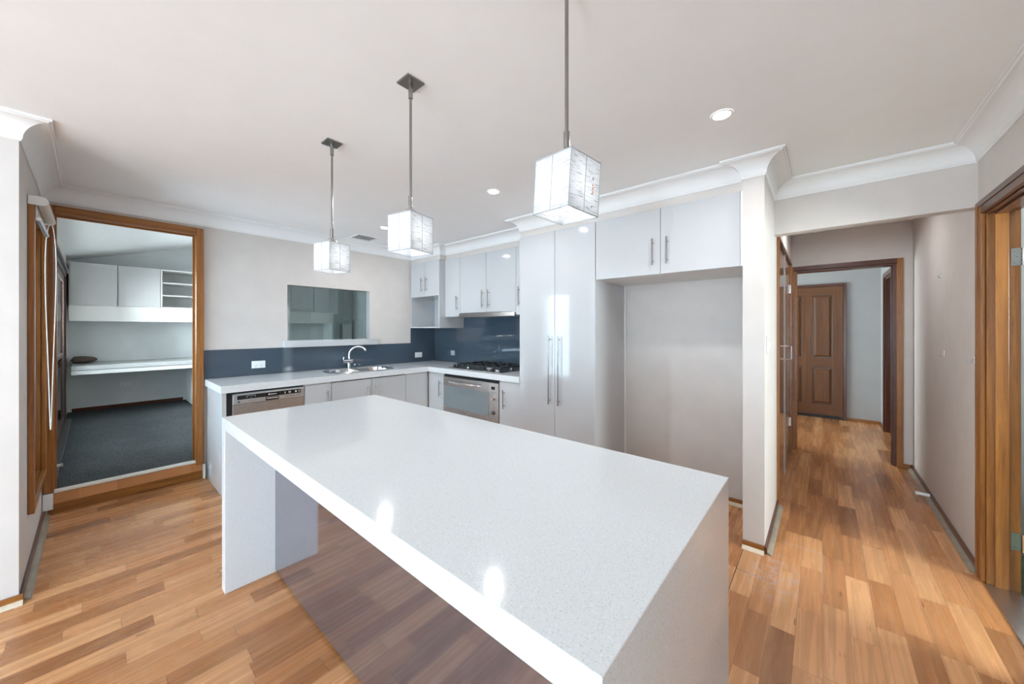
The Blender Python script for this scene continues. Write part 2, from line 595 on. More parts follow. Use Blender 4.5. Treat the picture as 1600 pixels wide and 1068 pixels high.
# study
struct(MB().box(-8.35, -8.25, -.24, 4.02, 0, 3.75).build('wall_study_back', M['study_wall']), 'grey wall behind the study desk')
struct(MB().box(-8.25, -4.39, 3.92, 4.02, 0, 3.75).build('wall_study_side', M['study_wall']))
struct(MB().box(-4.395, -4.392, -.24, -.235, .15, .16).build('trim_1', M['wood_z']))
b = MB()
za, zb = 2.355, 2.355 + .289 * 4.26
b.prism([(-.34, za - .029), (4.02, zb), (4.02, zb + .08), (-.34, za + .051)], -8.35, -4.39, 'x')
struct(b.build('ceiling_study', M['ceiling']), 'raked study ceiling')
# floors
struct(MB().box(-4.32, .77, -7.5, 7.4, -.1, 0).build('floor', M['floor']), 'honey brown laminate plank floor laid towards the hallway')
struct(MB().box(-2.1, -.38, 5.18, 7.4, -.1, -.001).build('floor_entry', M['floor']))
struct(MB().box(.77, 2.7, .9, 3.75, -.1, -.004).build('floor_laundry', M['green_tile']), 'green tiled laundry floor')
struct(MB().box(.77, 2.0, 5.2, 7.4, -.1, 0).build('floor_bedroom', M['carpet']))
struct(MB().box(-8.25, -4.335, -.24, 3.92, .0, .152).build('floor_study', M['carpet']), 'charcoal carpet in the raised study')
struct(MB().box(-4.29, .765, -7.5, 7.4, CZ, 2.52).build('ceiling', M['ceiling']), 'flat white ceiling')
struct(MB().box(.765, 2.7, .9, 7.4, CZ, 2.52).build('ceiling_laundry', M['ceiling']))
struct(MB().box(-2.1, -.38, 5.18, 7.4, CZ - .002, 2.52).build('ceiling_entry', M['ceiling']))
# bulkheads over the cabinets
b = MB().prism([(-4.289, 2.862), (-3.66, 2.862), (-3.66, 2.952), (-2.212, 2.952), (-2.212, 2.70), (-.38, 2.70), (-.38, 3.259), (-4.289, 3.259)], 2.242, CZ - .001)
struct(b.build('wall_bulkhead', M['wall']), 'plaster bulkhead above the wall cabinets')

# cove cornice
PROF = [(0, -.112), (.006, -.112), (.010, -.102)]
for k in range(0, 11):
    a = R(90 * k / 10)
    PROF.append((.012 + .083 * (1 - math.cos(a)), -.100 + .083 * math.sin(a)))
PROF += [(.100, -.012), (.108, -.012), (.108, -.0005), (0, -.0005)]


def cornice(name, path, closed, z=CZ, mat='cornice'):
    """path walks with the room on the LEFT hand side"""
    n = len(path)
    P2 = [Vector(p) for p in path]
    b = MB()
    rings = []
    for i in range(n):
        p = P2[i]
        d0 = (p - P2[i - 1]).normalized() if (closed or i > 0) else None
        d1 = (P2[(i + 1) % n] - p).normalized() if (closed or i < n - 1) else None
        if d0 is None: d0 = d1
        if d1 is None: d1 = d0
        n0 = Vector((-d0.y, d0.x)); n1 = Vector((-d1.y, d1.x))
        m = (n0 + n1) / (1 + n0.dot(n1))
        rings.append([b.b.verts.new((p.x + m.x * d, p.y + m.y * d, z + h)) for d, h in PROF])
    K = len(PROF)
    segs = n if closed else n - 1
    for i in range(segs):
        a, c = rings[i], rings[(i + 1) % n]
        for k in range(K):
            l = (k + 1) % K
            b.b.faces.new((a[k], a[l], c[l], c[k]))
    if not closed:
        b.b.faces.new(rings[0]); b.b.faces.new(rings[-1][::-1])
    return struct(b.build(name, M[mat]), 'white cove cornice around the kitchen ceiling')


cornice('trim_2', [(.665, -7.4), (.665, 3.25), (-.267, 3.25), (-.267, 2.665), (-.3795, 2.665), (-.3795, 2.70), (-2.212, 2.70),
                   (-2.212, 2.952), (-3.66, 2.952), (-3.66, 2.862), (-4.29, 2.862), (-4.29, -.24), (-3.03, -.24), (-3.03, -7.4)], True)


# low timber skirtings: quad of timber plus a floor bead
def skirt(name, x0, y0, x1, y1, nx, ny, mat, bead=None, h=.045, base=0, label=None):
    """runs from (x0,y0) to (x1,y1) on a wall whose room-side normal is (nx,ny)"""
    d = .014
    X = sorted((x0, x1, x0 + nx * d, x1 + nx * d)); Y = sorted((y0, y1, y0 + ny * d, y1 + ny * d))
    r = MB().box(X[0], X[-1], Y[0], Y[-1], base + .001, base + h).build(name, M[mat], None, .003)
    struct(r, label)
    if bead:
        e = .026
        if nx:
            xa = x0 + nx * d
            m = MB().prism([(xa, .001), (xa + nx * e, .001), (xa + nx * e * .8, .008), (xa + nx * .008, .016), (xa, .018)], min(y0, y1), max(y0, y1), 'y')
        else:
            ya = y0 + ny * d
            m = MB().prism([(ya, .001), (ya + ny * e, .001), (ya + ny * e * .8, .008), (ya + ny * .008, .016), (ya, .018)], min(x0, x1), max(x0, x1), 'x')
        m.build('floor_bead', M[bead], r)
    return r


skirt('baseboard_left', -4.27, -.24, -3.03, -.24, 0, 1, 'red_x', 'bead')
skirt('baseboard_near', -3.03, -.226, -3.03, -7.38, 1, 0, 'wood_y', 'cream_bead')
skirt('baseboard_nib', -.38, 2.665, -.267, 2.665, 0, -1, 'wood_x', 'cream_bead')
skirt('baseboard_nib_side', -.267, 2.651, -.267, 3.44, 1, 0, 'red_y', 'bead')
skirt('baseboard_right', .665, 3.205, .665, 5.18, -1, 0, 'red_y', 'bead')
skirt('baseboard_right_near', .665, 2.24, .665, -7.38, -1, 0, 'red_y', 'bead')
skirt('baseboard_hall_end', .60, 5.18, .65, 5.18, 0, -1, 'wood_x')
skirt('baseboard_fridge', -1.39, 3.26, -.381, 3.26, 0, -1, 'wood_x', 'cream_bead')
skirt('baseboard_entry', .272, 7.3, .63, 7.3, 0, -1, 'wood_x')
skirt('baseboard_entry_right', .63, 6.89, .63, 7.285, -1, 0, 'red_y')
skirt('baseboard_study', -8.25, -.2, -8.25, 1.0, 1, 0, 'red_y', None, .05, .152)
skirt('baseboard_entry_left', -2, 5.3, -2, 7.28, 1, 0, 'wood_y')

# ================================================================== DOORWAYS AND WINDOWS
# study doorway (door_1): casings, jambs, step
d1 = sroot('door_1', (-4.29, .21, 0), 'orange timber frame around the raised study doorway')
MB().box(-4.289, -4.268, .605, .66, .135, 2.272).build('casing', M['wood_z'], d1, .004)
MB().box(-4.289, -4.268, -.236, -.185, .165, 2.272).build('casing', M['wood_z'], d1, .004)
MB().box(-4.289, -4.266, -.1848, .6048, 2.21, 2.272).build('casing', M['wood_y'], d1, .004)
MB().box(-4.40, -4.289, .6053, .634, .153, 2.2445).build('jamb', M['wood_z'], d1, .002)
MB().box(-4.62, -4.289, -.2145, -.188, .153, 2.2445).build('jamb', M['wood_z'], d1, .002)
MB().box(-4.40, -4.289, -.188, .6053, 2.212, 2.2445).build('jamb', M['wood_y'], d1, .002)
MB().box(-4.36, -4.345, .593, .6053, .153, 2.21).build('door_stop_bead', M['wood_z'], d1)
MB().box(-4.36, -4.345, -.188, -.176, .153, 2.21).build('door_stop_bead', M['wood_z'], d1)
MB().box(-4.36, -4.345, -.176, .593, 2.20, 2.212).build('door_stop_bead', M['wood_y'], d1)
st = struct(MB().box(-4.318, -4.285, -.214, .652, .001, .076).build('trim_3', M['wood_y'], None, .001), 'laminate faced step up into the study')
MB().box(-4.318, -4.2845, -.214, .652, .0765, .152).build('upper_board', M['floor'], st)
struct(MB().prism([(-4.335, .153), (-4.280, .153), (-4.276, .158), (-4.280, .170), (-4.335, .170)], -.1875, .645, 'y').build('trim_4', M['cream'], None, .001), 'cream metal carpet edging at the study step')
b = tag(MB().box(-4.289, -4.262, -.238, -.190, .042, .160).build('corner_block', M['white_plastic'], None, .004), 'white block at the foot of the left study door casing', 'corner block')
b = tag(MB().box(-4.288, -4.262, .654, .672, .0, .132).build('corner_block', M['white_plastic'], None, .003), 'white block at the foot of the right study door casing beside the bench end', 'corner block')

# alcove window (window_1)
w1 = sroot('window_1', (-3.8, -.24, .3), 'narrow timber framed window beside the study doorway')
for (x0, x1, z0, z1, k) in ((-3.445, -3.38, .317, 2.12, 'z'), (-4.245, -4.18, .317, 2.12, 'z'), (-4.18, -3.445, 2.062, 2.12, 'x'), (-4.18, -3.445, .317, .372, 'x')):
    MB().box(x0, x1, -.239, -.215, z0, z1).build('casing', M['wood_' + k], w1, .004)
MB().box(-4.19, -4.165, -.34, -.24, .34, 2.09).build('reveal', M['wood_z'], w1)
MB().box(-3.435, -3.41, -.34, -.24, .34, 2.09).build('reveal', M['wood_z'], w1)
MB().box(-4.165, -3.435, -.34, -.24, 2.065, 2.09).build('reveal', M['wood_x'], w1)
MB().prism([(-.34, .34), (-.24, .34), (-.24, .368), (-.34, .385)], -4.165, -3.435, 'x').build('window_sill', M['wood_x'], w1)
sa = MB().panel('y', -.33, -.295, -4.165, -3.435, .387, 2.065, [(-4.115, -3.485, .45, 2.01)]).build('sash', M['red_z'], w1, .003)
MB().box(-4.115, -3.485, -.315, -.311, .45, 2.01).build('glass_pane', M['glass'], sa)

# big living room windows behind the camera, with mullions
def bigwin(name, axis, a, b_, u0, u1, z0, z1, n):
    r = sroot(name, (0, 0, 0))
    mid = (a + b_) / 2
    holes = []
    w = (u1 - u0) / n
    for i in range(n):
        holes.append((u0 + i * w + .04, u0 + (i + 1) * w - .04, z0 + .05, z1 - .05))
    MB().panel(axis, mid - .02, mid + .02, u0, u1, z0, z1, holes).build('window_frame', M['brown_frame'], r)
    for h in holes:
        if axis == 'x':
            MB().box(mid - .003, mid + .003, h[0], h[1], h[2], h[3]).build('glass_pane', M['glass'], r)
        else:
            MB().box(h[0], h[1], mid - .003, mid + .003, h[2], h[3]).build('glass_pane', M['glass'], r)
    return r


bigwin('window_2', 'y', -7.5, -7.4, -2.7, .35, .1, 2.15, 3)
bigwin('window_3', 'x', -3.13, -3.03, -6.1, -3.1, .2, 2.15, 2)
bigwin('window_6', 'x', .665, .765, -6.1, -3.1, .2, 2.15, 2)
bigwin('window_4', 'x', -2.1, -2.0, 5.7, 6.9, .8, 2.0, 1)
bigwin('window_5', 'x', 2.6, 2.7, 1.7, 2.7, 1.0, 2.0, 1)

# study sliding door (door_2)
d2 = sroot('door_2', (-6.1, -.24, .152), 'brown aluminium framed glass sliding door of the study')
MB().panel('y', -.30, -.225, -7.45, -4.68, .155, 2.08, [(-7.40, -4.73, .185, 2.03)]).build('door_frame', M['brown_frame'], d2)
MB().box(-7.48, -4.65, -.239, -.205, 2.08, 2.12).build('head_trim', M['grey_track'], d2)
MB().box(-7.48, -4.65, -.239, -.185, .1525, .184).build('sill_track', M['grey_track'], d2)
for x0, x1, y in ((-7.40, -6.03, -.25), (-6.10, -4.73, -.275)):
    p = MB().panel('y', y - .01, y + .01, x0, x1, .186, 2.029, [(x0 + .07, x1 - .07, .27, 1.95)]).build('sliding_panel', M['brown_frame'], d2)
    MB().box(x0 + .07, x1 - .07, y - .003, y + .003, .27, 1.95).build('glass_pane', M['glass'], p)
    MB().box(x0 + .07, x1 - .07, y - .009, y + .009, 1.02, 1.06).build('mid_rail', M['brown_frame'], p)

# laundry doorway on the right (door_3)
d3 = sroot('door_3', (.665, 2.72, 0), 'orange timber doorway at the right edge with its white door swung open')
MB().box(.647, .6645, 3.125, 3.2, .001, 2.055).build('casing', M['wood_z'], d3, .004)
MB().box(.643, .647, 3.168, 3.2, .001, 2.055).build('casing_bead', M['wood_z'], d3, .0015)
MB().box(.647, .6645, 2.245, 2.32, .001, 2.055).build('casing', M['wood_z'], d3, .004)
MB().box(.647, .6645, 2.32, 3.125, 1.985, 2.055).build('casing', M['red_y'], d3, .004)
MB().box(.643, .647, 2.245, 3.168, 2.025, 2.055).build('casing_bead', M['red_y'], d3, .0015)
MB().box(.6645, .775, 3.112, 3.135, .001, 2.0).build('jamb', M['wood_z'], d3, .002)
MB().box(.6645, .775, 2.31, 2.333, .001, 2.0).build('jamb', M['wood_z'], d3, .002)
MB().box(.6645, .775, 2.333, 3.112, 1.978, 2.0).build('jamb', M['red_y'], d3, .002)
MB().box(.690, .735, 3.100, 3.112, .001, 1.978).build('door_stop_bead', M['wood_z'], d3, .002)
MB().box(.690, .735, 2.333, 3.100, 1.966, 1.978).build('door_stop_bead', M['red_y'], d3, .002)
lf = MB().box(.790, 1.58, 3.070, 3.105, .012, 1.97).build('door_leaf', M['white_plastic'], d3, .002)
lf['label'] = 'white door leaf'
for z in (1.735, .265):
    h = MB().box(.742, .772, 3.1085, 3.1118, z - .045, z + .045).build('hinge', M['nickel'], d3)
    hk = MB()
    for k in range(5):
        hk.cyl((.780, 3.104, z - .045 + k * .018), (.780, 3.104, z - .045 + k * .018 + .0165), .0065, n=12)
    hk.build('hinge_knuckle', M['chrome'], h, smooth=False)
    sc = MB()
    for dx, dz in ((.010, .03), (.020, 0), (.010, -.03)):
        sc.cyl((.742 + dx, 3.1068, z + dz), (.742 + dx, 3.1088, z + dz), .0035, n=8)
    sc.build('screw', M['dark_nickel'], h)
struct(MB().prism([(2.333, .0005), (3.11, .0005), (3.11, .006), (2.333, .006)], .655, .77, 'x').build('trim_5', M['aluminium']), 'metal threshold strip at the laundry doorway')

# hallway inner doorway (door_4)
d4 = sroot('door_4', (.16, 5.18, 0), 'dark red timber frame of the inner hallway doorway')
MB().box(-.266, -.243, 5.156, 5.1795, .001, 2.058).build('casing', M['wood_z'], d4, .003)
MB().box(.555, .60, 5.156, 5.1795, .001, 2.058).build('casing', M['wood_z'], d4, .003)
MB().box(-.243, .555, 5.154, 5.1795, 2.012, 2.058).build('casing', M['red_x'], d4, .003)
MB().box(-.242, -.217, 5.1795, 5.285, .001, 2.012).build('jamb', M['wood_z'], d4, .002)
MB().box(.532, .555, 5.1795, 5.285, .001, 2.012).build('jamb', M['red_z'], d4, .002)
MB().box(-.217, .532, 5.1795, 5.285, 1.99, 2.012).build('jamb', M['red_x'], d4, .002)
MB().box(.520, .532, 5.215, 5.235, .001, 1.99).build('door_stop_bead', M['red_z'], d4, .002)

# dark doorway in the entry's right wall (door_5)
d5 = sroot('door_5', (.63, 6.45, 0), 'dark timber side doorway in the entry')
MB().box(.610, .6295, 6.0, 6.06, .001, 2.09).build('casing', M['red_z'], d5, .003)
MB().box(.610, .6295, 6.83, 6.885, .001, 2.09).build('casing', M['red_z'], d5, .003)
MB().box(.610, .6295, 6.06, 6.83, 2.03, 2.09).build('casing', M['red_y'], d5, .003)
MB().box(.6295, .735, 6.805, 6.83, .001, 2.03).build('jamb', M['red_z'], d5, .002)
MB().box(.6295, .735, 6.06, 6.085, .001, 2.03).build('jamb', M['red_z'], d5, .002)
MB().box(.6295, .735, 6.085, 6.805, 2.005, 2.03).build('jamb', M['red_y'], d5, .002)
MB().box(.690, .725, 6.087, 6.803, .008, 2.003).build('door_leaf', M['door_dark'], d5, .002)

# front door (door_6)
d6 = sroot('door_6', (-.18, 7.3, 0), 'varnished four panel timber front door')
MB().box(.236, .270, 7.272, 7.2995, .001, 2.042).build('casing', M['red_z'], d6, .003)
MB().box(-.632, -.598, 7.272, 7.2995, .001, 2.042).build('casing', M['red_z'], d6, .003)
MB().box(-.598, .236, 7.272, 7.2995, 2.004, 2.042).build('casing', M['red_x'], d6, .003)
lf = MB()
lx0, lx1 = -.595, .232
st_w, mul = .115, (-.245, -.121)
lf.box(lx0, lx0 + st_w, 7.282, 7.299, .045, 2.0)
lf.box(lx1 - st_w, lx1, 7.282, 7.299, .045, 2.0)
lf.box(mul[0], mul[1], 7.282, 7.299, .21, 1.875)
leaf = lf.build('door_leaf', M['door_z'], d6, .002)
rl = MB()
for z0, z1 in ((1.875, 2.0), (.77, .92), (.045, .21)):
    rl.box(lx0 + st_w, lx1 - st_w, 7.2825, 7.2988, z0, z1)
rl.build('rail', M['door_x'], leaf, .001)
for x0, x1 in ((lx0 + st_w, mul[0]), (mul[1], lx1 - st_w)):
    for z0, z1 in ((.92, 1.875), (.21, .77)):
        # recessed moulding and raised field
        MB().box(x0, x1, 7.294, 7.299, z0, z1).build('panel_moulding', M['door_dark'], leaf)
        m = .042
        p = MB()
        o_ = [(x0 + .012, z0 + .012), (x1 - .012, z0 + .012), (x1 - .012, z1 - .012), (x0 + .012, z1 - .012)]
        i_ = [(x0 + m, z0 + m), (x1 - m, z0 + m), (x1 - m, z1 - m), (x0 + m, z1 - m)]
        A = [p.b.verts.new((x, 7.2938, z)) for x, z in o_]
        B = [p.b.verts.new((x, 7.284, z)) for x, z in i_]
        p.b.faces.new(B); p.b.faces.new(A[::-1])
        for i in range(4):
            j = (i + 1) % 4
            p.b.faces.new((A[i], A[j], B[j], B[i]))
        p.build('raised_panel', M['door_z'], leaf)
MB().box(lx0, lx1, 7.276, 7.2955, .004, .040).build('weather_strip', M['black'], d6, .002)

# ================================================================== ISLAND
isl = thing('kitchen_island', 'long white speckled stone waterfall island in the middle of the kitchen', 'kitchen island', (-1.3, .87, 0))
IX0, IX1, IY0, IY1 = -2.389, -.222, .442, 1.298
MB().prism([(IX0, .001), (-2.325, .001), (-2.325, .841), (-.286, .841), (-.286, .001), (IX1, .001), (IX1, .9), (IX0, .9)], IY0, IY1, 'y').build('waterfall_worktop', M['stone'], isl, .002)
MB().box(-2.3245, -.2865, .667, .685, .012, .8405).build('knee_panel', M['mauve'], isl)['label'] = 'mauve gloss panel'
MB().box(-2.3245, -.2865, .686, 1.255, .10, .8405).build('cabinet_body', M['carcass'], isl)
MB().box(-2.3245, -.2865, .70, 1.20, .001, .0995).build('kickboard', M['gloss'], isl)
for k in range(4):
    x0 = -2.3245 + k * .5095
    MB().box(x0 + .002, x0 + .5075, 1.2555, 1.273, .105, .832).build('door', M['gloss'], isl, .0015)

# ================================================================== CABINET HELPERS
def bar_handle(parent, p, z0, z1, face, r=.0055, out=.032):
    """vertical bar handle; p=(x,y) on the door face, face = outward normal"""
    m = MB()
    bx, by = p[0] + face[0] * out, p[1] + face[1] * out
    m.cyl((bx, by, z0), (bx, by, z1), r, n=14)
    ins = min(.035, (z1 - z0) * .16)
    for z in (z0 + ins, z1 - ins):
        m.cyl((p[0], p[1], z), (bx, by, z), r * .75, n=10)
    return m.build('handle', M['nickel'], parent)


def door_x(parent, xf, y0, y1, z0, z1, hy=None, hz=None, mat='gloss'):
    """door on a plane facing +x"""
    d = MB().box(xf - .018, xf, y0 + .002, y1 - .002, z0, z1).build('door', M[mat], parent, .0012)
    if hy is not None:
        bar_handle(d, (xf, hy), hz[0], hz[1], (1, 0))
    return d


def door_y(parent, yf, x0, x1, z0, z1, hx=None, hz=None, mat='gloss'):
    """door on a plane facing -y"""
    d = MB().box(x0 + .002, x1 - .002, yf, yf + .018, z0, z1).build('door', M[mat], parent, .0012)
    if hx is not None:
        bar_handle(d, (hx, yf), hz[0], hz[1], (0, -1))
    return d


XF, YF = -3.68, 2.69          # door planes of the base cabinets
# stone worktop (L) with cut-out for the sink
b = MB()
SX0, SX1, SY0, SY1 = -4.165, -3.775, 1.63, 2.30
b.panel('z', .841, .9, -4.288, -3.652, .668, 3.258, [(SX0, SX1, SY0, SY1)])
b.box(-3.652, -2.2115, 2.670, 3.258, .841, .9)
wt = tag(b.build('worktop', M['stone'], None, .0015), 'L-shaped pale speckled stone worktop along both kitchen walls', 'worktop')

# end panel of the bench
ep = tag(MB().box(-4.260, -3.695, .683, .712, .001, .8405).build('cabinet_end_panel', M['gloss'], None, .001),
         'gloss white side panel closing the bench beside the dishwasher', 'panel')

# base cabinets, wall with the sink
def base_x(y0, y1, label, doors, carc=None):
    c = thing('base_cabinet', label, 'kitchen cabinet', (-3.98, (y0 + y1) / 2, 0), 'base cabinets under the worktop')
    MB().box(-4.27, XF - .0185, y0 + .001, y1 - .001, .101, carc or .8395).build('body', M['carcass'], c)
    MB().box(-3.76, -3.745, y0 + .001, y1 - .001, .001, .10).build('kickboard', M['gloss'], c)
    for a, b_, hy in doors:
        door_x(c, XF, a, b_, .105, .828, hy, (.585, .76) if hy else None)
    return c


def base_y(x0, x1, label, doors):
    c = thing('base_cabinet', label, 'kitchen cabinet', ((x0 + x1) / 2, 2.97, 0), 'base cabinets under the worktop')
    MB().box(x0 + .001, x1 - .001, YF + .0185, 3.25, .101, .8395).build('body', M['carcass'], c)
    MB().box(x0 + .001, x1 - .001, 2.755, 2.77, .001, .10).build('kickboard', M['gloss'], c)
    for a, b_, hx in doors:
        door_y(c, YF, a, b_, .105, .828, hx, (.565, .752) if hx else None)
    return c


base_x(1.300, 1.540, 'narrow white base cabinet directly right of the dishwasher', [(1.30, 1.54, 1.492)])
base_x(1.540, 2.380, 'two door white base cabinet under the sink', [(1.54, 1.96, 1.913), (1.96, 2.38, 2.007)], .66)
base_x(2.380, 3.25, 'handleless white corner base cabinet where the benches meet', [(2.38, 2.686, None)])
base_y(-3.662, -3.367, 'narrow white base cabinet directly left of the oven', [(-3.66, -3.367, -3.425)])
base_y(-2.485, -2.214, 'narrow white base cabinet between the oven and the pantry', [(-2.485, -2.214, -2.410)])

# dishwasher
dw = thing('dishwasher', 'stainless dishwasher with black control strip at the bench end', 'dishwasher', (-3.98, 1.0, 0))
MB().box(-4.25, -3.712, .735, 1.297, .06, .82).build('body', M['grey_plastic'], dw)
MB().box(-3.7115, -3.690, .752, 1.293, .105, .729).build('door_panel', M['steel_door'], dw, .002)
cp = MB().box(-3.7115, -3.682, .752, 1.293, .733, .815).build('control_panel', M['aluminium'], dw, .003)
MB().box(-3.6818, -3.6805, .782, 1.262, .771, .806).build('display_strip', M['display'], cp, .0005)
MB().box(-3.6818, -3.6800, .985, 1.085, .738, .768).build('grip_recess', M['gap'], cp)
MB().box(-3.6818, -3.668, .990, 1.078, .750, .762).build('grip', M['steel'], cp, .003)
mk = MB()
mk.cyl((-3.6802, 1.010, .789), (-3.6798, 1.010, .789), .0065, n=20)
for k in range(7):
    mk.box(-3.6802, -3.6798, 1.020 + k * .0068, 1.0248 + k * .0068, .785, .793 - (k % 2) * .002)
for k in range(9):
    mk.box(-3.6802, -3.6798, .842 + k * .008, .847 + k * .008, .796, .798)
for y, z in ((.845, .784), (.875, .778), (.905, .786)):
    mk.box(-3.6802, -3.6798, y, y + .006, z, z + .003)
for y in (1.130, 1.162, 1.172, 1.215, 1.222, 1.245):
    mk.box(-3.6802, -3.6798, y, y + .006, .781, .797)
mk.build('display_marks', M['ink'], cp)
mk = MB()
mk.cyl((-3.6818, .793, .753), (-3.6812, .793, .753), .010, n=20)
for y in (.862, .882, .898, 1.15, 1.178, 1.19, 1.2, 1.228, 1.245):
    mk.box(-3.6818, -3.6813, y, y + .008, .751, .756)
mk.build('button_marks', M['dark_ink'], cp)
MB().box(-3.7115, -3.700, .714, .750, .03, .838).build('side_gap_shade', M['gap'], dw)  # dark strip, its colour standing in for the shaded side gap
MB().box(-3.74, -3.7125, .752, 1.293, .8155, .838).build('top_gap_shade', M['gap'], dw)  # same dark colour for the shade between dishwasher and worktop
MB().box(-3.76, -3.745, .735, 1.297, .001, .058).build('kickboard', M['gloss'], dw)

# oven
ov = thing('built_in_oven', 'wide stainless built-in oven under the gas cooktop', 'oven', (-2.926, 2.97, 0))
OX0, OX1, OS = -3.363, -2.489, -2.622
MB().box(OX0 + .005, OX1 - .005, YF + .012, 3.2, .36, .822).build('body', M['grey_plastic'], ov)
dr = MB().panel('y', YF - .012, YF + .0115, OX0, OS - .002, .392, .806, [(OX0 + .002, OS - .004, .462, .703)]).build('oven_door', M['steel_door'], ov, .002)
MB().box(OX0 + .002, OS - .004, YF - .0105, YF + .008, .462, .703).build('glass_window', M['oven_glass'], dr)
mk = MB()
for k in range(6):
    mk.box(-3.05 + k * .014, -3.041 + k * .014, YF - .0125, YF - .0121, .425, .432)
mk.build('printed_marks', M['dark_ink'], dr)
hp = []
for k in range(21):
    u = k / 20
    hp.append((-3.284 + u * .587, YF - .018 - .034 * math.sin(math.pi * u) ** .6, .757 + .0 * u))
MB().tube(hp, [.006 + .007 * math.sin(math.pi * k / 20) ** .5 for k in range(21)], 12).build('handle', M['chrome'], dr, smooth=True)
cp = MB().box(OS + .001, OX1, YF - .012, YF + .0115, .392, .806).build('control_panel', M['steel_door'], ov, .002)
MB().box(-2.585, -2.535, YF - .0135, YF - .0122, .738, .768).build('clock_display', M['display'], cp)
for z in (.650, .502):
    k_ = MB()
    k_.cyl((-2.556, YF - .012, z), (-2.556, YF - .016, z), .026, n=28)
    k_.cyl((-2.556, YF - .016, z), (-2.556, YF - .040, z), .019, .016, n=28)
    k_.box(-2.559, -2.553, YF - .043, YF - .040, z, z + .016)
    k_.build('knob', M['chrome'] if z > .6 else M['dark_nickel'], cp)
mk = MB()
for k in range(5):
    mk.cyl((-2.59 + k * .017, YF - .0121, .712), (-2.59 + k * .017, YF - .0126, .712), .004, n=10)
for z in (.69, .58, .54, .46):
    mk.box(-2.559, -2.553, YF - .0126, YF - .0121, z, z + .006)
mk.build('printed_marks', M['dark_ink'], cp)
MB().box(OX0, OX1, YF + .004, YF + .0115, .808, .836).build('vent_slot', M['gap'], ov)
door_y(ov, YF, OX0 - .001, OX1 + .001, .105, .388)
MB().box(OX0, OX1, 2.755, 2.77, .001, .10).build('kickboard', M['gloss'], ov)

# gas cooktop
hb = thing('gas_cooktop', 'five burner gas cooktop with black cast iron trivets', 'cooktop', (-2.95, 3.0, .9))
HX0, HX1, HY0, HY1 = -3.39, -2.525, 2.755, 3.225
MB().box(HX0, HX1, HY0, HY1, .9005, .9065).build('tray', M['steel'], hb, .003)
def burner(x, y, r):
    m = MB().lathe((x, y, .9068), [(r * 1.25, 0), (r * 1.2, .004), (r, .008), (r, .014)], 24)
    o = m.build('burner', M['aluminium'], hb)
    MB().lathe((x, y, .9212), [(r * .92, 0), (r * .95, .004), (r * .7, .008), (.001, .009)], 24).build('burner_cap', M['iron'], o)
BN = ((-3.13, 2.87, .030), (-3.13, 3.11, .036), (-2.67, 2.87, .036), (-2.67, 3.11, .030), (-2.90, 2.99, .055))
for x, y, r in BN:
    burner(x, y, r)
for tx0, tx1 in ((-3.245, -3.022), (-3.012, -2.788), (-2.778, -2.555)):
    g = MB()
    ty0, ty1 = 2.775, 3.205
    h0, h1 = .944, .958
    for x in (tx0, tx1 - .012):
        g.box(x, x + .012, ty0, ty1, h0, h1)
    for y in (ty0, ty1 - .012):
        g.box(tx0 + .012, tx1 - .012, y, y + .012, h0, h1)
    cx = (tx0 + tx1) / 2
    g.box(tx0 + .012, tx1 - .012, 2.984, 2.996, h0, h1)
    for y in (2.87, 3.11):
        g.box(tx0 + .012, cx - .028, y - .005, y + .005, h0 + .002, h1 + .004)
        g.box(cx + .028, tx1 - .012, y - .005, y + .005, h0 + .002, h1 + .004)
        g.box(cx - .005, cx + .005, y + .028, y + .09 if y < 3 else ty1 - .012, h0 + .002, h1 + .004)
        g.box(cx - .005, cx + .005, ty0 + .012 if y < 3 else y - .09, y - .028, h0 + .002, h1 + .004)
    for x in (tx0, tx1 - .014):
        for y in (ty0, 2.983, ty1 - .014):
            g.box(x, x + .014, y, y + .014, .9068, h0)
    g.build('trivet', M['iron'], hb, .002)
for k in range(5):
    y = 2.815 + k * .078
    MB().lathe((-3.325, y, .9068), [(.022, 0), (.021, .004), (.017, .006), (.015, .030), (.012, .032)], 20).build('knob', M['black'], hb)

# sink: double bowl undermount with rounded ends
sk = thing('kitchen_sink', 'stainless double bowl sink set into the worktop below the serving opening', 'sink', (-3.97, 1.965, .9))
def bowl_outline(x0, x1, y0, y1, rl, rr, n=10):
    pts = []
    # corners: (x0,y0) (x1,y0) use rl; (x1,y1) (x0,y1) use rr
    for cx, cy, a0, r in ((x0 + rl, y0 + rl, 180, rl), (x1 - rl, y0 + rl, 270, rl), (x1 - rr, y1 - rr, 0, rr), (x0 + rr, y1 - rr, 90, rr)):
        for k in range(n + 1):
            a = R(a0 + 90 * k / n)
            pts.append((cx + r * math.cos(a), cy + r * math.sin(a)))
    return pts
RIM = bowl_outline(-4.185, -3.755, 1.60, 2.33, .17, .17)
def bowl(y0, y1, rl, rr):
    m = MB()
    prev = None
    for ins, z in ((0, .9045), (.006, .899), (.012, .86), (.018, .74), (.06, .728)):
        o_ = bowl_outline(-4.145 + ins, -3.79 - ins, y0 + ins, y1 - ins, max(.02, rl - ins), max(.02, rr - ins))
        ring = [m.b.verts.new((x, y, z)) for x, y in o_]
        if prev:
            for i in range(len(ring)):
                j = (i + 1) % len(ring)
                m.b.faces.new((prev[i], prev[j], ring[j], ring[i]))
        prev = ring
    m.b.faces.new(prev)
    # drain
    m.lathe((-3.97, (y0 + y1) / 2, .7285), [(.035, 0), (.04, .003), (.03, .003), (.028, .001)], 20)
    return m.build('bowl', M['chrome'], sk, smooth=False)
bowl(1.635, 1.945, .14, .04)
bowl(1.985, 2.295, .04, .14)
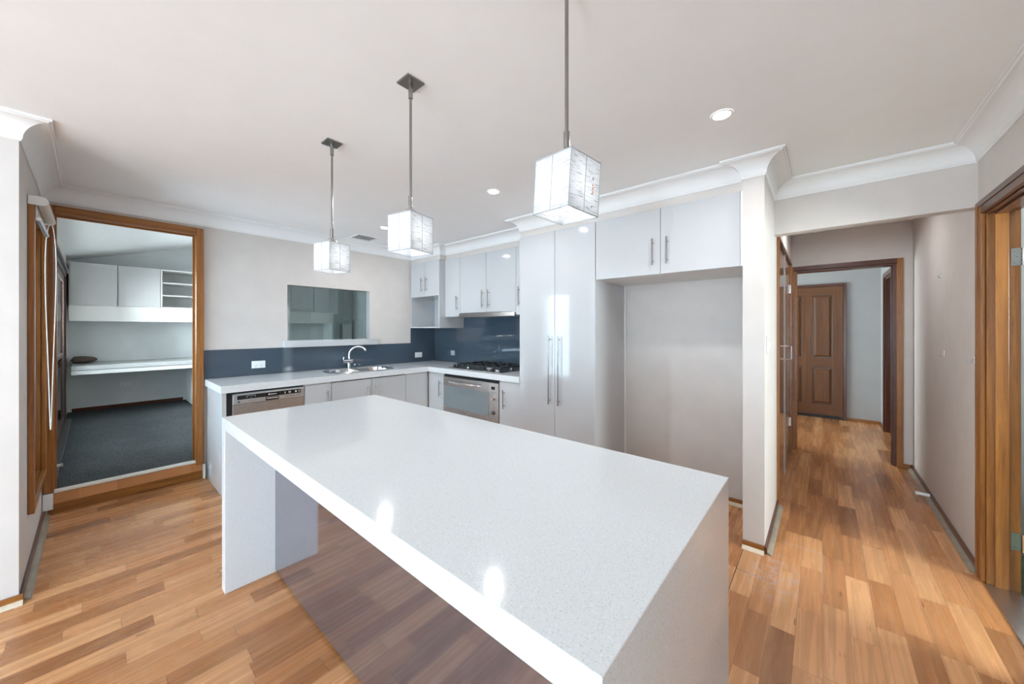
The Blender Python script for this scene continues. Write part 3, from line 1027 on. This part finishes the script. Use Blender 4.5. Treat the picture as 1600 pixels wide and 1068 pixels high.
# rim deck made as a flat ring plus bridge
m = MB()
out_ = [m.b.verts.new((x, y, .9015)) for x, y in RIM]
out2 = [m.b.verts.new((x * 0 + (-3.97 + (x + 3.97) * .985), 1.965 + (y - 1.965) * .99, .905)) for x, y in RIM]
n_ = len(RIM)
inn = [m.b.verts.new((x, y, .905)) for x, y in bowl_outline(-4.147, -3.788, 1.633, 2.297, .142, .142)]
for i in range(n_):
    j = (i + 1) % n_
    m.b.faces.new((out_[i], out_[j], out2[j], out2[i]))
    m.b.faces.new((out2[i], out2[j], inn[j], inn[i]))
m.box(-4.147, -3.788, 1.943, 1.987, .9025, .9048)
m.build('rim', M['steel'], sk)

# mixer tap
tp = thing('mixer_tap', 'chrome gooseneck mixer tap behind the sink', 'tap', (-4.205, 1.975, .9))
tx, ty = -4.215, 1.965
MB().lathe((tx, ty, .9005), [(.024, 0), (.024, .004), (.018, .008), (.016, .06)], 24).build('base', M['chrome'], tp, smooth=False)
MB().cyl((tx, ty - .058, .983), (tx, ty + .040, .983), .0205, n=24).build('mixer_body', M['chrome'], tp, .002)
lv = MB().cyl((tx, ty - .0585, .983), (tx, ty - .074, .983), .019, n=24)
lv.cyl((tx, ty - .068, .999), (tx - .002, ty - .066, 1.03), .0035, n=10)
lv.build('lever', M['chrome'], tp)
pts = [(tx, ty, 1.0), (tx, ty, 1.02)]
rad = .098
dirx, diry = .55, .835
for k in range(0, 19):
    a = R(180 - 152 * k / 18)
    q = rad + rad * math.cos(a)
    pts.append((tx + dirx * q, ty + diry * q, 1.055 + rad * math.sin(a)))
MB().tube(pts, [.0125] * (len(pts) - 2) + [.0135, .0135], 14).build('spout', M['chrome'], tp, smooth=True)

# ================================================================== WALL CABINETS
def upper(name, label, x0, x1, z0, yf, doors, hz, niche=None):
    c = thing(name, label, 'wall cabinet', ((x0 + x1) / 2, 3.0, z0), 'gloss white wall cabinets')
    if niche is None:
        MB().box(x0 + .001, x1 - .001, yf + .0185, 3.25, z0, 2.236).build('body', M['gloss'], c)
    for a, b_, hx in doors:
        door_y(c, yf, a, b_, z0 + .0 if niche is None else niche, 2.236, hx, hz)
    return c


# microwave unit
mc = upper('microwave_cabinet', 'corner wall cabinet with two small doors above an open microwave shelf', -4.282, -3.650, 1.372, 2.843,
           [(-4.278, -3.966, -4.005), (-3.966, -3.652, -3.905)], (1.845, 2.03), 1.785)
m = MB()
m.box(-4.281, -3.652, 2.862, 3.25, 1.785, 2.236)
m.box(-3.670, -3.652, 2.845, 3.25, 1.372, 1.7845)
m.box(-4.281, -4.266, 2.845, 3.25, 1.372, 1.7845)
m.box(-4.266, -3.670, 2.845, 3.25, 1.372, 1.388)
m.box(-4.266, -3.670, 3.235, 3.25, 1.388, 1.7845)
m.build('body', M['gloss'], mc)
MB().box(-3.86, -3.672, 3.05, 3.2345, 1.70, 1.7845).build('duct_box', M['carcass'], mc, .002)
upper('narrow_wall_cabinet', 'narrow wall cabinet with one low handle between microwave shelf and rangehood', -3.6495, -3.358, 1.512, 2.93,
      [(-3.649, -3.358, -3.405)], (1.587, 1.765))
upper('wide_wall_cabinet', 'two door wall cabinet above the rangehood', -3.358, -2.467, 1.552, 2.93,
      [(-3.358, -2.912, -2.958), (-2.912, -2.467, -2.862)], (1.603, 1.805))
upper('slim_wall_cabinet', 'slim wall cabinet squeezed between rangehood and pantry', -2.467, -2.2275, 1.512, 2.93,
      [(-2.467, -2.2275, -2.415)], (1.603, 1.805))
rh = thing('rangehood', 'slim stainless slide-out rangehood over the cooktop', 'rangehood', (-2.91, 3.0, 1.5))
MB().box(-3.356, -2.469, 2.955, 3.24, 1.508, 1.5515).build('body', M['steel'], rh, .002)
MB().box(-3.356, -2.469, 2.905, 2.9545, 1.500, 1.543).build('front_rail', M['steel_door'], rh, .003)
MB().box(-3.25, -2.58, 2.965, 3.22, 1.5055, 1.5078).build('filter', M['grey_plastic'], rh)

# pantry
pn = thing('pantry_cupboard', 'tall gloss white two door pantry cupboard with long bar handles', 'pantry', (-1.82, 2.97, 0))
MB().box(-2.2105, -1.408, 2.6985, 3.25, .101, 2.236).build('body', M['gloss'], pn)
MB().box(-2.2105, -1.408, 2.75, 2.765, .001, .10).build('kickboard', M['gloss'], pn)
door_y(pn, 2.68, -2.2105, -1.8045, .105, 2.236, -1.853, (.69, 1.302))
door_y(pn, 2.68, -1.8045, -1.408, .105, 2.236, -1.752, (.69, 1.302))
# filler scribe beside the wall
fo = thing('overhead_cabinet', 'two door gloss white overhead cabinet above the empty fridge recess', 'wall cabinet', (-.9, 2.97, 1.76))
MB().box(-1.4055, -.3825, 2.6985, 3.2585, 1.762, 2.236).build('body', M['carcass'], fo)
door_y(fo, 2.68, -1.4055, -.889, 1.762, 2.236, -.938, (1.826, 2.018))
door_y(fo, 2.68, -.889, -.395, 1.762, 2.236, -.838, (1.826, 2.018))
MB().box(-.3945, -.3825, 2.683, 2.698, 1.762, 2.236).build('filler', M['carcass'], fo)
struct(MB().box(-1.407, -1.395, 3.2465, 3.2595, .05, 1.7615).build('trim_6', M['cornice']), 'thin vertical bead in the back corner of the fridge recess')

# ================================================================== SPLASHBACK, SILL, OUTLETS
sb = tag(MB().prism([(.662, .901), (3.2515, .901), (3.2515, 1.371), (2.8475, 1.371), (2.8475, 1.166), (.662, 1.166)], -4.2895, -4.283, 'x').build('glass_splashback', M['splash']),
         'dark slate blue glass splashback behind the sink', 'splashback')
b = MB().prism([(-4.2825, .901), (-2.2125, .901), (-2.2125, 1.511), (-2.466, 1.511), (-2.466, 1.507), (-3.357, 1.507), (-3.357, 1.511), (-3.6495, 1.511), (-3.6495, 1.371), (-4.2825, 1.371)], 3.2525, 3.2595, 'y')
tag(b.build('glass_splashback', M['splash']), 'dark slate blue glass splashback behind the cooktop', 'splashback')

sl = tag(MB().panel('z', 1.1665, 1.236, -4.47, -4.232, 1.30, 2.335, [(-4.47, -4.2895, 1.30, 1.3435), (-4.47, -4.2895, 2.2555, 2.335), ]).build('serving_shelf', M['gloss'], None, .002),
         'white ledge under the serving opening in the wall', 'ledge')
w7 = sroot('window_7', (-4.36, 1.8, 1.24), 'smoky fixed glass in the serving opening')
MB().box(-4.366, -4.360, 1.3435, 2.2475, 1.2375, 1.8295).build('glass_pane', M['smoke'], w7)
# serving opening's aluminium glazing stop (thin lining)
struct(MB().box(-4.3895, -4.2905, 2.2480, 2.2565, 1.237, 1.8295).build('trim_7', M['wall_white']))


def outlet(pos, face, w, h, label, style='double', mat='white_plastic', group='power outlets'):
    """face: 'x' (faces +x) or 'y' (faces -y); pos = centre on the surface"""
    x, y, z = pos
    o = thing('power_outlet', label, 'power outlet', pos, group)
    def B(u0, u1, v0, v1, d0, d1):
        if face == 'x':
            return MB().box(x + d0, x + d1, y + u0, y + u1, z + v0, z + v1)
        return MB().box(x + u0, x + u1, y - d1, y - d0, z + v0, z + v1)
    B(-w / 2, w / 2, -h / 2, h / 2, .0004, .009).build('plate', M[mat], o, .002)
    n = 2 if style == 'double' else 1
    for k in range(n):
        c = (k - (n - 1) / 2) * w * .42
        s_ = B(c - .0045, c + .0045, h * .12, h * .34, .009, .0125).build('switch', M['white_plastic'], o, .001)
        m = MB()
        for du, dv, tilt in ((-.008, -.004, 1), (.008, -.004, -1), (0, -.020, 0)):
            u, v_ = c + du, dv - h * .05
            if face == 'x':
                m.box(x + .009, x + .0096, y + u - .0014, y + u + .0014, z + v_ - .005, z + v_ + .005)
            else:
                m.box(x + u - .0014, x + u + .0014, y - .0096, y - .009, z + v_ - .005, z + v_ + .005)
        m.build('socket_holes', M['dark_ink'], o)
    return o


outlet((-4.283, 1.082, 1.006), 'x', .115, .072, 'white double power outlet on the splashback above the dishwasher')
outlet((-4.283, 2.97, .998), 'x', .112, .070, 'white and chrome double power outlet near the splashback corner')
outlet((-3.875, 3.2525, 1.028), 'y', .075, .066, 'grey single power outlet on the splashback left of the cooktop', 'single', 'grey_plastic')
outlet((-8.25, .33, .50), 'x', .13, .075, 'white double power outlet on the wall beneath the study desk')

# light switch on the nib
ls = thing('light_switch', 'white switch on the hallway side of the narrow wall end', 'light switch', (-.267, 2.80, 1.262))
MB().box(-.2665, -.258, 2.765, 2.835, 1.205, 1.320).build('plate', M['white_plastic'], ls, .004)
MB().prism([(-.258, 1.250), (-.244, 1.262), (-.246, 1.270), (-.258, 1.278)], 2.79, 2.81, 'y').build('rocker', M['white_plastic'], ls, .001)

# clear hooks on the hallway wall
for (y, z, lb) in ((4.06, 1.757, 'small clear adhesive hook, highest one on the hallway wall'), (4.0, 1.184, 'small clear adhesive hook low on the hallway wall, further from the doorway'),
                   (3.32, 1.184, 'small clear adhesive hook low on the hallway wall, nearest the laundry doorway')):
    o = thing('adhesive_hook', lb, 'hook', (.665, y, z), 'adhesive hooks on the hallway wall')
    MB().box(.661, .6645, y - .016, y + .016, z - .022, z + .022).build('backing', M['white_plastic'], o, .003)
    MB().tube([(.6605, y, z + .006), (.650, y, z), (.645, y, z - .010), (.650, y, z - .018), (.655, y, z - .014)], .003, 8).build('hook', M['grey_plastic'], o, smooth=True)
# hallway door stop
ds = thing('door_stop', 'white door stop sticking out from the hallway skirting', 'door stop', (.62, 4.36, .032))
MB().cyl((.650, 4.36, .032), (.585, 4.36, .032), .013, .012, n=16).build('arm', M['white_plastic'], ds)
MB().cyl((.585, 4.36, .032), (.572, 4.36, .032), .016, n=16).build('buffer', M['white_plastic'], ds, .002)
ds = thing('door_stop', 'white door stop low on the study wall just inside the doorway', 'door stop', (-5.4, -.2, .19))
MB().cyl((-4.67, -.2390, .26), (-4.67, -.170, .26), .012, n=16).build('arm', M['white_plastic'], ds)
MB().cyl((-4.67, -.170, .26), (-4.67, -.158, .26), .015, n=16).build('buffer', M['grey_plastic'], ds)

# ================================================================== LINEN CUPBOARD IN THE HALL
lc = thing('linen_cupboard', 'built-in hallway cupboard with two glossy brown doors and wire handles', 'cupboard', (-.3, 4.2, 0))
MB().box(-.2665, -.250, 3.440, 3.478, .001, 2.08).build('frame', M['wood_z'], lc, .002)
MB().box(-.2665, -.250, 4.932, 4.97, .001, 2.08).build('frame', M['wood_z'], lc, .002)
MB().box(-.2665, -.250, 3.478, 4.932, 2.055, 2.08).build('frame', M['red_y'], lc, .002)
for y0, y1, hy in ((3.480, 4.200, 4.15), (4.208, 4.930, 4.26)):
    d = MB().box(-.285, -.268, y0, y1, .012, 2.053).build('door', M['cup_wood'], lc, .001)
    h = MB().tube([(-.268, hy, 1.20), (-.222, hy, 1.20), (-.218, hy, 1.195), (-.218, hy, 1.085), (-.222, hy, 1.08), (-.268, hy, 1.08)], .005, 10)
    h.build('handle', M['chrome'], d)
MB().box(-.2675, -.262, 4.2002, 4.2078, .012, 2.053).build('meeting_strip', M['white_plastic'], lc)
for z in (.36, 1.79):
    MB().box(-.2675, -.258, 4.905, 4.928, z - .045, z + .045).build('hinge', M['aluminium'], lc, .001)

# ================================================================== STUDY FURNITURE
dk = thing('study_desk', 'long white built-in desk along the study wall', 'desk', (-7.8, .4, .152))
MB().box(-8.248, -7.40, -.185, 3.25, .815, .869).build('desktop', M['desk'], dk, .002)
MB().box(-7.425, -7.408, -.185, 3.25, .755, .809).build('fascia', M['carcass'], dk)
MB().box(-8.20, -7.41, 1.035, 1.053, .1525, .754).build('side_panel', M['carcass'], dk)
MB().box(-8.20, -7.41, 3.10, 3.118, .1525, .754).build('side_panel', M['carcass'], dk)
wc = thing('study_wall_cabinet', 'white two door study wall cabinet with light strip below', 'wall cabinet', (-8.0, .24, 1.45), 'study wall cabinets')
MB().box(-8.248, -7.82, -.215, .690, 1.685, 2.285).build('body', M['carcass'], wc)
for y0, y1 in ((-.205, .236), (.240, .688)):
    MB().box(-7.815, -7.796, y0 + .003, y1 - .003, 1.70, 2.285).build('door', M['gloss'], wc, .001)
os_ = thing('open_shelf_unit', 'white open shelf unit at the right of the study cabinets', 'shelf', (-8.0, .97, 1.69), 'study wall cabinets')
m = MB()
for z in (1.685, 1.873, 2.070, 2.270):
    m.box(-8.248, -7.802, .708, 1.28, z, z + .016)
m.build('shelf_board', M['carcass'], os_)
MB().box(-8.248, -7.80, .691, .707, 1.685, 2.286).build('side', M['carcass'], os_)
MB().box(-8.248, -7.80, 1.281, 1.297, 1.685, 2.286).build('side', M['carcass'], os_)
MB().box(-8.2485, -8.24, .708, 1.28, 1.702, 2.269).build('back', M['study_wall'], os_)
wc = thing('study_wall_cabinet', 'white study wall cabinets seen through the serving opening', 'wall cabinet', (-8.0, 2.4, 1.45), 'study wall cabinets')
MB().box(-8.248, -7.82, 1.30, 3.40, 1.685, 2.285).build('body', M['carcass'], wc)
for k in range(4):
    y0 = [1.302, 1.86, 2.38, 2.92][k]; y1 = [1.856, 2.376, 2.916, 3.398][k]
    MB().box(-7.815, -7.796, y0 + .003, y1 - .003, 1.70, 2.285).build('door', M['gloss'], wc, .001)
pl = tag(MB().box(-8.0, -7.80, -.215, 3.26, 1.468, 1.6845).build('pelmet_box', M['carcass'], None, .002), 'white pelmet box running beneath the study wall cabinets', 'pelmet')
tag(MB().box(-8.2, -7.8, 3.262, 3.30, .1525, 1.684).build('tall_panel', M['study_wall']), 'tall grey end panel right of the study desk, seen through the opening', 'panel')
tag(MB().box(-8.20, -8.15, 3.66, 3.86, .1525, 1.47).build('leaning_board', M['white_plastic']), 'pale upright board in the far study corner, seen through the opening', 'board')
tg = thing('cushion', 'dark brown cushion lying on the left end of the study desk', 'cushion', (-8.0, -.05, .869))
m = MB()
NX, NY = 10, 10
top = {}
for i in range(NX + 1):
    for j in range(NY + 1):
        u, v = i / NX, j / NY
        hgt = .05 * (math.sin(math.pi * u) * math.sin(math.pi * v ** .6)) ** .4
        top[i, j, 1] = m.b.verts.new((-8.23 + .36 * u, -.205 + .25 * v, .92 + hgt * 1.0))
        if 0 < i < NX and 0 < j < NY:
            top[i, j, 0] = m.b.verts.new((-8.23 + .36 * u, -.205 + .25 * v, .92 - hgt))
        else:
            top[i, j, 0] = top[i, j, 1]
for s_ in (0, 1):
    for i in range(NX):
        for j in range(NY):
            m.b.faces.new([top[i, j, s_], top[i + 1, j, s_], top[i + 1, j + 1, s_], top[i, j + 1, s_]])
m.build('cushion_cover', soft('brown_cloth', (.12, .09, .075), .9, .2, var=.3, scale=60), tg, smooth=True)

# ================================================================== ROLLER BLIND
rb = thing('roller_blind', 'beige roller blind rolled up above the alcove window', 'roller blind', (-3.68, -.19, 2.09), None)
bz = 2.090
for x in (-3.376, -3.972):
    b = MB()
    out_ = []
    for k in range(9):
        a = R(-90 + 180 * k / 8)
        out_.append((-.190 + .026 * math.cos(a), bz + .026 * math.sin(a)))
    out_ += [(-.2135 if x < -3.5 else -.238, bz + .026), (-.2135 if x < -3.5 else -.238, bz - .026)]
    b.prism(out_, x - .004, x + .004, 'x')
    b.build('bracket', M['white_plastic'], rb, .002)
MB().cyl((-3.967, -.189, bz), (-3.381, -.189, bz), .0245, n=28).build('fabric_roll', M['blind'], rb, smooth=False)
MB().box(-3.955, -3.392, -.2125, -.2110, 1.995, bz + .005).build('hanging_fabric', M['blind'], rb)
MB().cyl((-3.962, -.2015, 1.988), (-3.385, -.2015, 1.988), .0105, n=16).build('bottom_bar', M['aluminium'], rb)
pts = []
for k in range(57):
    a = 2 * math.pi * k / 56
    z = 1.375 + .70 * math.cos(a)
    w = (.004 + .020 * (.5 + .5 * math.cos(a)) ** 1.6) * math.sin(a)
    pts.append((-3.985, -.187 + w * 1.6, z))
MB().tube(pts, .0024, 6).build('cord_loop', M['cord'], rb)

# ================================================================== CEILING FITTINGS
def pendant(x, y, rot, tilt, label):
    p = thing('pendant_lamp', label, 'pendant lamp', (x, y, CZ), 'cube pendant lamps over the island')
    MB().box(x - .042, x + .042, y - .042, y + .042, CZ - .008, CZ - .0005).build('canopy', M['dark_nickel'], p, .002)
    r = MB().cyl((x, y, CZ - .008), (x, y, CZ - .07), .010, .009, n=16)
    r.cyl((x, y, CZ - .07), (x, y, 1.925), .0055, n=12)
    r.cyl((x, y, 1.925), (x, y, 1.862), .009, n=16)
    r.build('rod', M['nickel'], p)
    MB().lathe((x, y, 1.8395), [(.020, 0), (.032, .004), (.030, .018), (.016, .032), (.010, .034)], 24).build('lamp_holder', M['aluminium'], p)
    # shade about its own centre so it can turn
    s0, hh = .064, .076
    cz = 1.762
    sh = MB()
    tk = .0012
    for sgn in (-1, 1):
        sh.box(-s0, s0, sgn * s0 - tk / 2, sgn * s0 + tk / 2, -hh, hh)
        sh.box(sgn * s0 - tk / 2, sgn * s0 + tk / 2, -s0, s0, -hh, hh)
    o = sh.build('lamp_shade', M['shade'])
    o.parent = p; o.location = (0, 0, cz - CZ); o.rotation_euler = (tilt[0], tilt[1], rot)
    w = MB()
    q = s0 + .001
    for z in (-hh, hh):
        for a in ((-q, -q), (q, -q), (q, q), (-q, q)):
            pass
        cs = [(-q, -q), (q, -q), (q, q), (-q, q)]
        for i in range(4):
            a, b_ = cs[i], cs[(i + 1) % 4]
            w.cyl((*a, z), (*b_, z), .0017, n=6)
    for a in ((-q, -q), (q, -q), (q, q), (-q, q)):
        w.cyl((*a, -hh), (*a, hh), .0011, n=6)
    f_ = w.build('wire_frame', M['grey_plastic'])
    f_.parent = o
    w = MB()
    for sgn in (-1, 1):
        w.box(-.001, .001, sgn * q - .0006, sgn * q + .0006, -hh, hh)
        w.box(sgn * q - .0006, sgn * q + .0006, -.001, .001, -hh, hh)
    w.cyl((-q, 0, hh), (q, 0, hh), .0017, n=6); w.cyl((0, -q, hh), (0, q, hh), .0017, n=6)
    f_ = w.build('seam', M['grey_plastic']); f_.parent = o
    bl = MB().lathe((x, y, 1.752), [(.002, -.045), (.020, -.038), (.029, -.018), (.029, 0), (.022, .024), (.014, .045), (.013, .075)], 20)
    bl.build('bulb', M['bulb'], p, smooth=True)
    return p, o


pendant(-2.092, .878, R(15), (0, 0), 'white cube pendant lamp furthest from camera, nearest the study doorway')
pendant(-1.325, .880, R(12), (0, 0), 'white cube pendant lamp, middle one of the three over the island')
p3, s3 = pendant(-.553, .882, R(-8), (R(-2), R(2.5)), 'white cube pendant lamp nearest the fridge recess, with small marks on its shade')
mk = MB()
mk.box(.0664, .0668, .030, .034, .018, .026); mk.box(.0664, .0668, .030, .034, -.058, -.053)
mk.build('stain_mark', M['dark_ink']).parent = s3
mk = MB()
for k in range(5):
    mk.box(.0664, .0668, .029 + (k % 2) * .003, .034 + (k % 2) * .003, -.022 + k * .006, -.018 + k * .006)
mk.build('stain_mark', M['amber_ink']).parent = s3


def downlight(x, y, label, e=2.6):
    d = thing('downlight', label, 'downlight', (x, y, CZ), 'recessed ceiling downlights')
    MB().lathe((x, y, CZ), [(.048, -.0005), (.047, -.004), (.040, -.006), (.037, -.002)], 32, cap=False).build('rim', M['white_plastic'], d, smooth=True)
    MB().lathe((x, y, CZ), [(.038, -.0012), (.0375, -.003)], 32).build('lens', M['lens'], d)
    l = bpy.data.lights.new('downlight_glow', 'AREA')
    l.shape = 'DISK'; l.size = .07; l.energy = e; l.color = (.93, .96, 1); l.spread = R(170)
    lo = bpy.data.objects.new('downlight_glow', l)
    C.objects.link(lo); lo.parent = d; lo.location = (0, 0, -.0045)
    return d


downlight(-.373, 2.005, 'recessed downlight in the ceiling in front of the fridge recess')
downlight(-1.901, 1.995, 'recessed downlight in the ceiling in front of the pantry')
downlight(-3.44, 1.975, 'recessed downlight in the ceiling behind the middle pendant lamp')
hd = downlight(.08, 4.2, '', 2.4)  # unseen lamp behind the lintel, added to brighten the hallway
del hd['label'], hd['category'], hd['group']
hd.name = 'added_hall_light'
struct(hd)

vt = thing('ceiling_vent', 'white slatted air vent in the ceiling above the servery', 'vent', (-3.99, 2.03, CZ))
vx0, vx1, vy0, vy1 = -4.115, -3.87, 1.91, 2.16
MB().panel('z', CZ - .007, CZ - .0005, vx0, vx1, vy0, vy1, [(vx0 + .025, vx1 - .025, vy0 + .02, vy1 - .02)]).build('frame', M['white_plastic'], vt, .002)
MB().box(vx0 + .025, vx1 - .025, vy0 + .02, vy1 - .02, CZ - .0015, CZ - .0005).build('backing', M['gap'], vt)
for k in range(7):
    y = vy0 + .034 + k * .0302
    MB().prism([(y, CZ - .0065), (y + .016, CZ - .0025), (y + .018, CZ - .0035), (y + .002, CZ - .0085)], vx0 + .026, vx1 - .026, 'x').build('slat', M['white_plastic'], vt)
